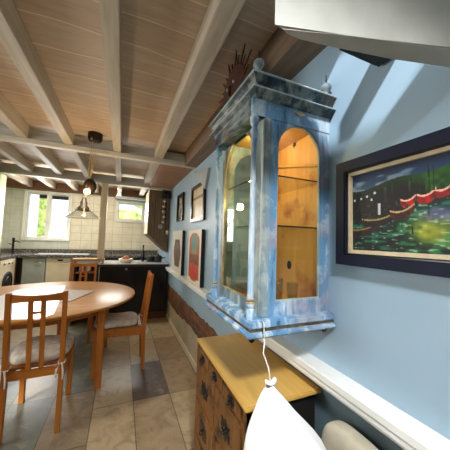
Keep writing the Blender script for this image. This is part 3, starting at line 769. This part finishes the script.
def chair(label, loc, rz, tilt=.05):
    t = thing('dining_chair', label, 'chair', loc, rz, 'oak chairs round the table')
    P_ = lambda n, bm, m, p=None, s=False: part(n, bm, m, p or t, s, 40 if s else None, local=True)
    yb = -.225; hx = .15
    yq = lambda z: yb - (tilt*max(0, (z-.42)/.5)) - .012*max(0, (.42-z)/.42)
    for s in (-1, 1):                                     # rear legs carry on as back posts
        bm = B(); pts = [0, .42, .93]
        prism(bm, [(yq(z)-d/2, z) for z, d in ((0, .026), (.42, .038), (.93, .026))]+[(yq(z)+d/2, z) for z, d in ((.93, .026), (.42, .038), (0, .026))], 'X', s*hx-.0145, s*hx+.0145, .003)
        P_('leg', bm, 'oak')
    for s in (-1, 1):
        bm = B(); strut(bm, (s*.158, .205, .425), (s*.154, .20, 0), .036, .036, .003); P_('leg', bm, 'oak')
    bm = B()
    box(bm, -.136, .136, yb-.012, yb+.012, .375, .425); box(bm, -.14, .14, .195, .217, .375, .425)
    for s in (-1, 1): box(bm, s*.155-.011, s*.155+.011, yb+.019, .187, .350, .425)
    P_('seat_rail', bm, 'oakx')
    bm = B(); prism(bm, [(-.168, yb+.02), (.168, yb+.02), (.178, .222), (-.178, .222)], 'Z', .4252, .437, .003); P_('seat', bm, 'seatw')
    # curved top rail
    bm = B(); n = 10; hx2 = hx-.0146
    def arc(z, o): return [(-hx2+2*hx2*i/n, yq(.9)-.014*math.sin(PI*i/n)+o) for i in range(n+1)]
    up = []
    for i in range(n+1):
        x, y = arc(0, 0)[i]; dip = .010*math.sin(PI*i/n)
        up.append([bm.verts.new((x, y+o, z)) for o, z in ((-.009, .868+dip*.6), (.009, .868+dip*.6), (.009, .922-dip), (-.009, .922-dip))])
    for a, b in zip(up, up[1:]):
        for k in range(4): bm.faces.new((a[k], a[(k+1) % 4], b[(k+1) % 4], b[k]))
    bm.faces.new(up[0]); bm.faces.new(up[-1]); P_('top_rail', bm, 'oakx')
    for x in (-.034, .034):
        bm = B(); prism(bm, [(yq(.43)-.006, .427), (yq(.43)+.006, .427), (yq(.88)-.004, .875), (yq(.88)-.016, .875)], 'X', x-.0135, x+.0135); P_('slat', bm, 'oak')
    for z in (.735, .79): bm = B(); box(bm, -.021, .021, yq(z)-.011, yq(z)-.001, z, z+.015); P_('crossbar', bm, 'oakx')
    # tied seat pad
    bm = B(); blob(bm, (0, 0, 0), 1, 4)
    f = lambda v, e: math.copysign(abs(v)**e, v)
    for v in bm.verts:
        x, y, z = v.co; x, y = f(x, .5), f(y, .5)
        w = .166+.022*(y+1)/2
        v.co = Vector((x*w, y*.2, f(z, .6)*.038+.006*math.sin(x*5)*math.cos(y*4)))
    bmesh.ops.transform(bm, matrix=Matrix.Translation((0, .022, .462)), verts=bm.verts)
    cu = P_('seat_cushion', bm, 'linen', None, True)
    for s in (-1, 1):
        bm = B(); x = s*hx; y = yq(.44)
        tube(bm, [(x-.02*s, y+.03, .45), (x-.018, y-.02, .446), (x+.018, y-.02, .448), (x+.019, y+.02, .45), (x, y+.03, .452)], .004, 6)
        for dx, l in ((-.026, .09), (.012, .105)):
            tube(bm, [(x+dx*.3, y-.022, .448), (x+dx, y-.030, .448-l*.4), (x+dx*1.1, y-.028, .448-l*.8), (x+dx*.9, y-.024, .448-l)], [.005, .006, .006, .004], 6)
        P_('tie', bm, 'ribbon', cu, True)
    return t
chair('wooden chair in front of the table with its back to the viewer', (-.487, 2.215, 0), math.radians(2))
chair('wooden chair right of the table seen from its side', (.02, 2.755, 0), PI/2, .062)
chair('wooden chair behind the table facing the viewer', (-.468, 3.66, 0), PI)
# table coverings
bm = B(); prism(bm, [(-.98, 3.17), (-.57, 3.36), (-.43, 2.16), (-.50, 2.085), (-.72, 2.11), (-1.06, 2.33)], 'Z', TZ+.0005, TZ+.0025)
tag(obj('table_sheet', bm, 'paper'), 'glossy white sheet spread on the left of the table', 'sheet')
def placemat(pts, lab, z0=TZ+.003):
    bm = B(); prism(bm, pts, 'Z', z0, z0+.003, .001); tag(obj('placemat', bm, 'mat'), lab, 'placemat')
placemat([(-.46, 2.50), (-.385, 2.53), (-.235, 2.94), (-.50, 3.07), (-.53, 2.94)], 'pale pink placemat at the edge of the white sheet')
# two pale jars on the far side are on the open shelf below the bar board

# ------------------------------------------------------------------ kitchen
pn = thing('kitchen_peninsula', 'black fronted kitchen unit with pale worktop and round knob', 'kitchen unit', (.23, 4.5, 0))
bm = B(); box(bm, -.285, W-.02, 4.18, 4.80, .10, .845); part('carcass', bm, 'blackm', pn)
for x0, x1 in ((-.283, .20), (.206, .70)):
    bm = B(); box(bm, x0, x1, 4.155, 4.1795, .12, .82, .004); part('door', bm, 'black', pn)
bm = B(); lathe(bm, [(.014, 0), (.018, .008), (.012, .014), (0, .016)], (0, 0, 0), 16); bmesh.ops.transform(bm, matrix=Matrix.Translation((.09, 4.154, .80)) @ Matrix.Rotation(PI/2, 4, 'X'), verts=bm.verts); part('knob', bm, 'steel', pn, True)
bm = B(); box(bm, -.285, W-.02, 4.17, 4.79, 0, .0995); part('plinth', bm, 'redbrown', pn)
bm = B(); box(bm, -.30, W-.02, 4.14, 4.81, .8455, .884, .004); part('worktop', bm, 'steeltop', pn)
bm = B(); box(bm, -.30, W-.02, 4.1345, 4.1395, .848, .872); part('worktop_edge', bm, 'blackm', pn)
bs = thing('bar_board', 'pale wooden board beside the black kitchen unit', 'worktop', (-.46, 4.3, .925))
bm = B(); box(bm, -.66, -.235, 4.19, 4.42, .926, .9555, .005); part('board', bm, 'slab', bs)
bm = B(); box(bm, -.27, -.24, 4.20, 4.41, .8845, .9258); box(bm, -.655, -.625, 4.20, 4.41, 0, .9258); part('support', bm, 'slab', bs)
os_ = thing('open_shelf', 'dark open shelf unit under the wooden bar board', 'shelf unit', (-.46, 4.3, 0))
bm = B(); box(bm, -.62, -.31, 4.395, 4.41, 0, .86); part('back', bm, 'blackm', os_)
for z in (.1, .45, .74):
    bm = B(); box(bm, -.62, -.31, 4.21, 4.395, z, z+.018); part('shelf', bm, 'oakx', os_)
bm = B(); box(bm, -.325, -.31, 4.21, 4.395, 0, .86); part('side', bm, 'blackm', os_)
bm = B(); box(bm, -.62, -.605, 4.21, 4.395, 0, .86); part('side', bm, 'blackm', os_)
for i, (x, r) in enumerate(((-.535, .032), (-.445, .036))):
    bm = B(); lathe(bm, [(0, 0), (r, 0), (r*1.05, .03), (r, .085), (r*.7, .10), (r*.7, .115), (0, .118)], (x, 4.27, .7583), 18, False)
    tag(obj('jar', bm, 'ceramic', None, True), ['left pale jar on the open shelf behind the far chair', 'right pale jar on the open shelf behind the far chair'][i], 'jar', 'jars on the open shelf')
# bowl and clutter
bw = thing('fruit_bowl', 'cream bowl heaped with red-brown pottery on the pale worktop', 'bowl', (.08, 4.38, .884))
bm = B(); lathe(bm, [(0, .001), (.07, .001), (.085, .01), (.118, .062), (.112, .064), (.08, .016), (0, .01)], (.08, 4.38, .884), 28, False); part('bowl', bm, 'ceramic', bw, True)
bm = B()
for k in range(12): blob(bm, (.08+.06*math.cos(k*2.4)*(k/12), 4.38+.06*math.sin(k*2.4)*(k/12), .945+.03*(1-k/12)), .026, 2)
part('contents', bm, 'pasta', bw, True)['kind'] = 'stuff'
def pot(x, y, r, h, lab, mat='blackm'):
    t = thing('cooking_pot', lab, 'pot', (x, y, .8843), group='dark pots on the worktop')
    bm = B(); lathe(bm, [(0, 0), (r*.95, 0), (r, h*.15), (r, h), (0, h)], (x, y, .8843), 20, False); part('body', bm, mat, t, True, 40)
    bm = B(); lathe(bm, [(r, h), (r*.9, h+.012), (.012, h+.025), (.012, h+.04), (0, h+.042)], (x, y, .8843), 20, False); part('lid', bm, mat, t, True, 40)
    bm = B(); tube(bm, [(x+r, y, .8843+h*.7), (x+r+.06, y-.02, .8843+h*.8)], .008); part('handle', bm, mat, t, True)
pot(.49, 4.52, .075, .08, 'dark cooking pot in the corner of the pale worktop')
pot(.60, 4.40, .06, .10, 'taller dark pot beside the blue wall on the worktop')
bm = B(); box(bm, .24, .40, 4.25, 4.42, .8845, .893, .003); tag(obj('serving_tray', bm, 'steel'), 'flat steel tray between the cream bowl and dark pots', 'tray')
bl_ = thing('oil_bottle', 'tall dark bottle standing on the pale worktop under the board panel', 'bottle', (.36, 4.6, .8845))
bm = B(); lathe(bm, [(0, 0), (.028, 0), (.03, .02), (.03, .15), (.013, .20), (.013, .26), (0, .26)], (.36, 4.6, .8845), 16, False); part('body', bm, 'black', bl_, True)
bm = B(); lathe(bm, [(.015, .2605), (.015, .285), (0, .287)], (.36, 4.6, .8845), 14, True); part('cap', bm, 'copper', bl_, True)

# boarded cupboard on the right wall above the worktop
bc = thing('wall_cupboard', 'old boarded cupboard with slanting bottom over the dark pots', 'cupboard', (.6, 4.6, 1.1))
bm = B(); prism(bm, [(.395, 2.129), (W-.02, 2.129), (W-.02, 1.06), (.62, 1.16), (.395, 1.36)], 'Y', 4.34, 4.95); part('body', bm, 'board', bc)
bm = B(); prism(bm, [(.388, 2.125), (.394, 2.125), (.394, 1.37), (.388, 1.37)], 'Y', 4.335, 4.955); part('side_board', bm, 'cream', bc)
bm = B()
for x in (.50, .60, .69): box(bm, x-.003, x+.003, 4.3375, 4.3405, 1.30, 2.12)
part('board_gap', bm, 'blackm', bc)
lsp = thing('wall_speaker', 'small black speaker at the top of the boarded cupboard', 'speaker', (.69, 4.29, 2.0))
bm = B(); box(bm, .60, .74, 4.24, 4.335, 2.0, 2.125, .006); part('housing', bm, 'blackm', lsp)
bm = B(); lathe(bm, [(.045, 0), (.04, .004), (0, .001)], (0, 0, 0), 20); bmesh.ops.transform(bm, matrix=Matrix.Translation((.67, 4.239, 2.06)) @ Matrix.Rotation(PI/2, 4, 'X'), verts=bm.verts); part('cone', bm, 'black', lsp, True)
sg = thing('shell_string', 'hanging string of pale shells on the boarded cupboard', 'hanging ornament', (.655, 4.32, 1.58))
bm = B(); tube(bm, [(.655, 4.325, 1.985), (.655, 4.325, 1.55)], .003, 6); part('string', bm, 'cord', sg)
for k in range(9):
    bm = B(); blob(bm, (.655+(.022 if k % 2 else -.022)*(1 if k % 3 else .4), 4.316, 1.94-k*.045), .022, 2, .002, (1, .6, .9)); part('shell', bm, 'ceramic' if k % 2 == 0 else 'blackm', sg, True)
bm = B(); box(bm, .70, .745, 4.318, 4.339, 1.37, 1.44, .005); tag(obj('wall_switch', bm, 'ceramic'), 'cream switch box on the boarded cupboard', 'switch')
cl = thing('wall_timer', 'round steel dial on the boarded cupboard', 'dial', (.60, 4.33, 1.5))
bm = B(); lathe(bm, [(.04, 0), (.042, .012), (.034, .018), (0, .016)], (0, 0, 0), 20); bmesh.ops.transform(bm, matrix=Matrix.Translation((.60, 4.339, 1.50)) @ Matrix.Rotation(PI/2, 4, 'X'), verts=bm.verts); part('case', bm, 'steel', cl, True)
bm = B(); box(bm, .597, .603, 4.319, 4.3215, 1.498, 1.525); part('hand', bm, 'blackm', cl)

# back run of units
CT = .955
bu = thing('back_worktop', 'dark granite worktop along the window wall', 'worktop', (-.4, 5.3, .91))
bm = B(); box(bm, -1.56, W-.02, 4.99, YB-.002, .912, CT, .004); part('slab', bm, 'granite', bu)
bm = B(); box(bm, -2.2, W-.02, YB-.03, YB-.003, CT+.0005, 1.03); part('upstand', bm, 'granite', bu)
lw = thing('side_worktop', 'dark granite worktop over the washing machine', 'worktop', (-1.9, 4.7, .91))
bm = B(); box(bm, -2.23, -1.561, 4.40, YB-.032, .912, CT, .004); part('slab', bm, 'granite', lw)
bm = B(); box(bm, -1.35, -.55, 5.06, 5.40, CT+.0005, CT+.008, .003); t = thing('kitchen_sink', 'pale steel sink drainer set in the dark worktop', 'sink', (-.95, 5.2, CT)); part('drainer', bm, 'steeltop', t)
bm = B(); frame2d(bm, [(-1.33, 5.08), (-.98, 5.08), (-.98, 5.38), (-1.33, 5.38)], [(-1.31, 5.10), (-1.0, 5.10), (-1.0, 5.36), (-1.31, 5.36)], 'Z', CT+.008, CT+.014); part('bowl_rim', bm, 'steel', t)
def unit(name, cat, lab, x0, x1, mat, ex=None):
    t = thing(name, lab, cat, ((x0+x1)/2, 5.3, 0))
    bm = B(); box(bm, x0, x1, 5.05, YB-.04, .10, .9115); part('body', bm, mat, t)
    bm = B(); box(bm, x0+.004, x1-.004, 5.025, 5.0495, .12, .895, .004); d = part('door', bm, mat, t)
    bm = B(); box(bm, x0+.01, x1-.01, 5.10, YB-.1, 0, .0995); part('plinth', bm, 'blackm', t)
    bm = B(); xc = x0+(x1-x0)*.72; tube(bm, [(xc-.05, 5.024, .83), (xc-.045, 5.005, .83), (xc+.045, 5.005, .83), (xc+.05, 5.024, .83)], .006); part('handle', bm, 'steel', d, True)
    if ex: 
        bm = B(); box(bm, *ex[0]); part('display', bm, ex[1], t)
    return t
unit('base_cabinet', 'cabinet', 'grey base cabinet beside the washing machine', -1.49, -1.17, 'grey')
unit('dishwasher', 'dishwasher', 'cream dishwasher between two grey base cabinets', -1.165, -.80, 'dish', ((-1.0, -.92, 5.02, 5.0249, .85, .88), 'blackm'))
unit('base_cabinet', 'cabinet', 'grey base cabinet right of the cream dishwasher', -.795, -.34, 'grey')
unit('base_cabinet', 'cabinet', 'dark base cabinet behind the black kitchen unit', -.33, W-.03, 'blackm')
wm = thing('washing_machine', 'cream washing machine with round black porthole', 'washing machine', (-1.85, 4.72, 0))
bm = B(); box(bm, -2.2, -1.565, 4.42, 4.985, .01, .911, .01); part('body', bm, 'dish', wm)
bm = B(); lathe(bm, [(.17, 0), (.175, .012), (.13, .02), (.12, .012)], (0, 0, 0), 32); bmesh.ops.transform(bm, matrix=Matrix.Translation((-1.566, 4.72, .55)) @ Matrix.Rotation(PI/2, 4, 'Y'), verts=bm.verts); d = part('door', bm, 'blackm', wm, True)
bm = B(); lathe(bm, [(.12, .012), (.08, .03), (0, .034)], (0, 0, 0), 32); bmesh.ops.transform(bm, matrix=Matrix.Translation((-1.566, 4.72, .55)) @ Matrix.Rotation(PI/2, 4, 'Y'), verts=bm.verts); part('porthole', bm, 'black', d, True)
bm = B(); box(bm, -1.566, -1.560, 4.44, 4.97, .80, .90, .002); c_ = part('control_panel', bm, 'ceramic', wm)
for y in (4.56, 4.72, 4.84):
    bm = B(); lathe(bm, [(.02, 0), (.018, .015), (0, .016)], (0, 0, 0), 16); bmesh.ops.transform(bm, matrix=Matrix.Translation((-1.5599, y, .85)) @ Matrix.Rotation(PI/2, 4, 'Y'), verts=bm.verts); part('knob', bm, 'steel', c_, True)
bm = B(); box(bm, -1.59, -1.563, 4.9855, 5.02, 0, .911); tag(obj('end_panel', bm, 'redbrown'), 'narrow brown end panel right of the washing machine', 'panel')
fr = thing('tall_cupboard', 'tall pale green cupboard at the left edge', 'cupboard', (-1.9, 4.1, 0))
bm = B(); box(bm, -2.24, -1.58, 3.72, 4.395, 0, 2.125, .008); part('body', bm, 'pale', fr)
for z0, z1 in ((.04, 1.12), (1.13, 2.115)):
    bm = B(); box(bm, -1.58, -1.558, 3.73, 4.39, z0, z1, .006); d = part('door', bm, 'pale', fr)
    bm = B(); tube(bm, [(-1.557, 3.78, z0+.3), (-1.53, 3.78, z0+.31), (-1.53, 3.78, z0+.55), (-1.557, 3.78, z0+.56)], .008); part('handle', bm, 'steel', d, True)
bm = B(); box(bm, -1.5575, -1.555, 4.02, 4.25, 1.42, 1.72); tag(obj('poster', bm, 'teal'), 'small teal poster on the tall pale cupboard', 'poster')
tp = thing('kitchen_tap', 'black kitchen tap by the window sill', 'tap', (-1.78, 5.42, CT))
bm = B(); lathe(bm, [(.03, 0), (.03, .012), (.018, .02), (.016, .20), (.02, .21), (.02, .27), (.01, .275)], (-1.755, 5.42, CT+.0005), 16); part('column', bm, 'black', tp, True, 40)
bm = B(); tube(bm, [(-1.755, 5.42, CT+.20), (-1.70, 5.38, CT+.22), (-1.64, 5.34, CT+.20)], .012); part('spout', bm, 'black', tp, True)
bm = B(); tube(bm, [(-1.78, 5.42, CT+.16), (-1.82, 5.42, CT+.17)], .008); part('lever', bm, 'black', tp, True)
bm = B(); lathe(bm, [(.0, 0), (.028, 0), (.028, .13), (.01, .15), (.01, .18), (0, .18)], (-1.72, 4.80, CT+.0005), 14, False); tag(obj('soap_bottle', bm, 'black', None, True), 'dark soap bottle at the corner of the worktop', 'bottle')

# ------------------------------------------------------------------ rise-and-fall pendant
PX, PY = -.30, 2.66
pd = thing('pendant_lamp', 'rise-and-fall pendant lamp with clear glass shade and dark counterweight', 'lamp', (PX, PY, 1.48))
bm = B(); lathe(bm, [(.066, 2.299), (.066, 2.25), (.055, 2.225), (0, 2.222)], (-.292, PY, 0), 28, True); part('ceiling_rose', bm, 'copper', pd, True, 40)
bm = B(); lathe(bm, [(0, 1.85), (.03, 1.845), (.052, 1.81), (.06, 1.775), (.05, 1.73), (.03, 1.705), (0, 1.70)], (-.31, PY, 0), 24, False); part('counterweight', bm, 'copper', pd, True)
bm = B(); lathe(bm, [(0, .0), (.010, .0), (.010, .02), (.004, .028)], (-.31, PY, 1.85), 12); part('hook', bm, 'steel', pd, True)
bm = B(); blob(bm, (-.325, PY-.055, 1.715), .028, 3); part('bulb', bm, 'bulb', pd, True)
bm = B(); tube(bm, [(-.325, PY-.05, 1.74), (-.32, PY-.02, 1.78)], .012); part('bulb_holder', bm, 'copper', pd, True)
SX = -.352
bm = B(); lathe(bm, [(0, 1.665), (.018, 1.66), (.022, 1.635), (.03, 1.62), (.03, 1.585), (.046, 1.57), (.052, 1.535), (.0, 1.53)], (SX, PY, 0), 20, False); part('lamp_socket', bm, 'blackm', pd, True, 50)
bm = B()
lathe(bm, [(.048, 1.565), (.07, 1.54), (.11, 1.505), (.140, 1.480), (.148, 1.470), (.1475, 1.466), (.138, 1.475), (.108, 1.500), (.068, 1.535), (.046, 1.560)], (SX, PY, 0), 40, False)
gs = part('glass_shade', bm, 'clear', pd, True)
bm = B()
lathe(bm, [(.1465, 1.466), (.150, 1.469), (.1465, 1.472)], (SX, PY, 0), 40, False); part('rim', bm, 'ceramic', gs, True)
for i, (a, b) in enumerate((((-.315, 2.23), (-.345, 1.66)), ((-.30, 2.225), (-.312, 1.87)), ((-.275, 2.23), (-.305, 1.87)))):
    bm = B(); tube(bm, [(a[0], PY, a[1]), (b[0], PY, b[1])], .0028, 6); part('flex', bm, 'gold', pd)

# extractor pipe/wires above the post
t = thing('ceiling_spotlight', 'small white spotlight below the far middle joist', 'lamp', (-.10, 4.75, 2.05))
bm = B(); lathe(bm, [(.03, 2.175), (.03, 2.14), (.012, 2.13), (.012, 2.10), (.045, 2.03), (.04, 2.03), (0, 2.09)], (-.09, 4.75, 0), 18, False); part('body', bm, 'ceramic', t, True, 40)

# ------------------------------------------------------------------ outside
bm = B()
for k in range(40): blob(bm, (random.uniform(-2.48, -2.3) if k % 2 else random.uniform(-.4, 1.2), random.uniform(8.8, 9.4), random.uniform(-.3, 3.1)), random.uniform(.2, .28) if k % 2 else random.uniform(.25, .4), 2, .05)
tag(obj('hedge', bm, 'leaf'), 'bright green hedge seen through the kitchen windows', 'hedge', None, 'stuff')
sbox('ground', 'outwall', -12, 12, YB+.3, 16, -.4, -.35, label='pale ground outside', cat='ground')
bm = B(); box(bm, -7, -2.16, 8.0, 8.2, -.35, 4); struct('wall_outside', bm, 'outwall', None, 'white garden wall outside the left pane', 'wall')

# ------------------------------------------------------------------ light
wd = bpy.data.worlds.new('sky'); SC.world = wd; wd.use_nodes = True
bg = wd.node_tree.nodes['Background']; bg.inputs['Color'].default_value = (.80, .90, 1, 1); bg.inputs['Strength'].default_value = 2.2
def area(name, loc, target, sx, sy, e, col=(1, 1, 1), spread=180):
    l = bpy.data.lights.new(name, 'AREA'); l.shape = 'RECTANGLE'; l.size, l.size_y = sx, sy; l.energy = e; l.color = col; l.spread = math.radians(spread)
    o = bpy.data.objects.new(name, l); COL.objects.link(o); o.location = loc
    o.rotation_euler = (Vector(target)-Vector(loc)).to_track_quat('-Z', 'Y').to_euler(); return o
area('skylight', (.02, -.42, 2.27), (.46, 1.0, .25), .24, .24, 13, (.96, .975, 1), 66)
area('left_fill_light', (XL+.06, 1.4, 1.5), (0, 1.2, 1.2), 1.3, .95, 30, (1, .965, .90))  # added fill at the unseen left window
area('window_light_back', (-1.32, YB-.1, 1.66), (-1.0, 3, 1.0), .62, .8, 26, (.98, .99, 1))
area('window_light_small', (.145, YB-.1, 1.84), (.1, 3, 1.2), .48, .33, 9, (1, 1, .94))
area('kitchen_fill_light', (-.7, 4.5, 2.28), (-.7, 4.75, 0), 1.5, .3, 34, (1, .93, .78))  # unseen fill added to brighten the kitchen, no fitting here
s = bpy.data.lights.new('sun', 'SUN'); s.energy = 6; s.angle = math.radians(3.6); s.color = (.92, .96, 1)
so = bpy.data.objects.new('sun', s); COL.objects.link(so); so.rotation_euler = Vector((.50, .46, -.55)).to_track_quat('-Z', 'Y').to_euler()
def lamp(name, loc, e, col, r):
    p = bpy.data.lights.new(name, 'POINT'); p.energy = e; p.color = col; p.shadow_soft_size = r
    o = bpy.data.objects.new(name, p); COL.objects.link(o); o.location = loc
lamp('cabinet_fill', (.56, .95, 1.755), 2.2, (1, .84, .55), .02)  # hidden fill added to brighten the amber interior
lamp('cabinet_fill_lower', (.53, .98, 1.50), 1.4, (1, .84, .55), .02)  # second hidden fill, added for the middle of the cabinet
lamp('pendant_glow', (-.325, PY-.12, 1.69), 8, (1, .75, .45), .04)

# ------------------------------------------------------------------ camera
f = 245.0; v1 = (122, 237); roll = math.radians(1.8)
D = Vector((v1[0]-225, v1[1]-225, f)).normalized(); hd = Vector((math.cos(roll), math.sin(roll), 0))
U = hd.cross(D).normalized()
if U.y > 0: U = -U
T = D.cross(U)
if T.x < 0: T = -T
right = Vector((T.x, D.x, U.x)); down = Vector((T.y, D.y, U.y)); fwd = Vector((T.z, D.z, U.z))
cam = bpy.data.cameras.new('camera'); cam.sensor_width = 36; cam.lens = f/450*36; cam.clip_start = .02
co = bpy.data.objects.new('camera', cam); COL.objects.link(co)
co.matrix_world = Matrix(((right.x, -down.x, -fwd.x, 0), (right.y, -down.y, -fwd.y, 0), (right.z, -down.z, -fwd.z, 1.30), (0, 0, 0, 1)))
SC.camera = co
SC.view_settings.view_transform = 'Standard'; SC.view_settings.look = 'None'; SC.view_settings.gamma = 1; SC.view_settings.exposure = 0
SC.view_settings.use_curve_mapping = False
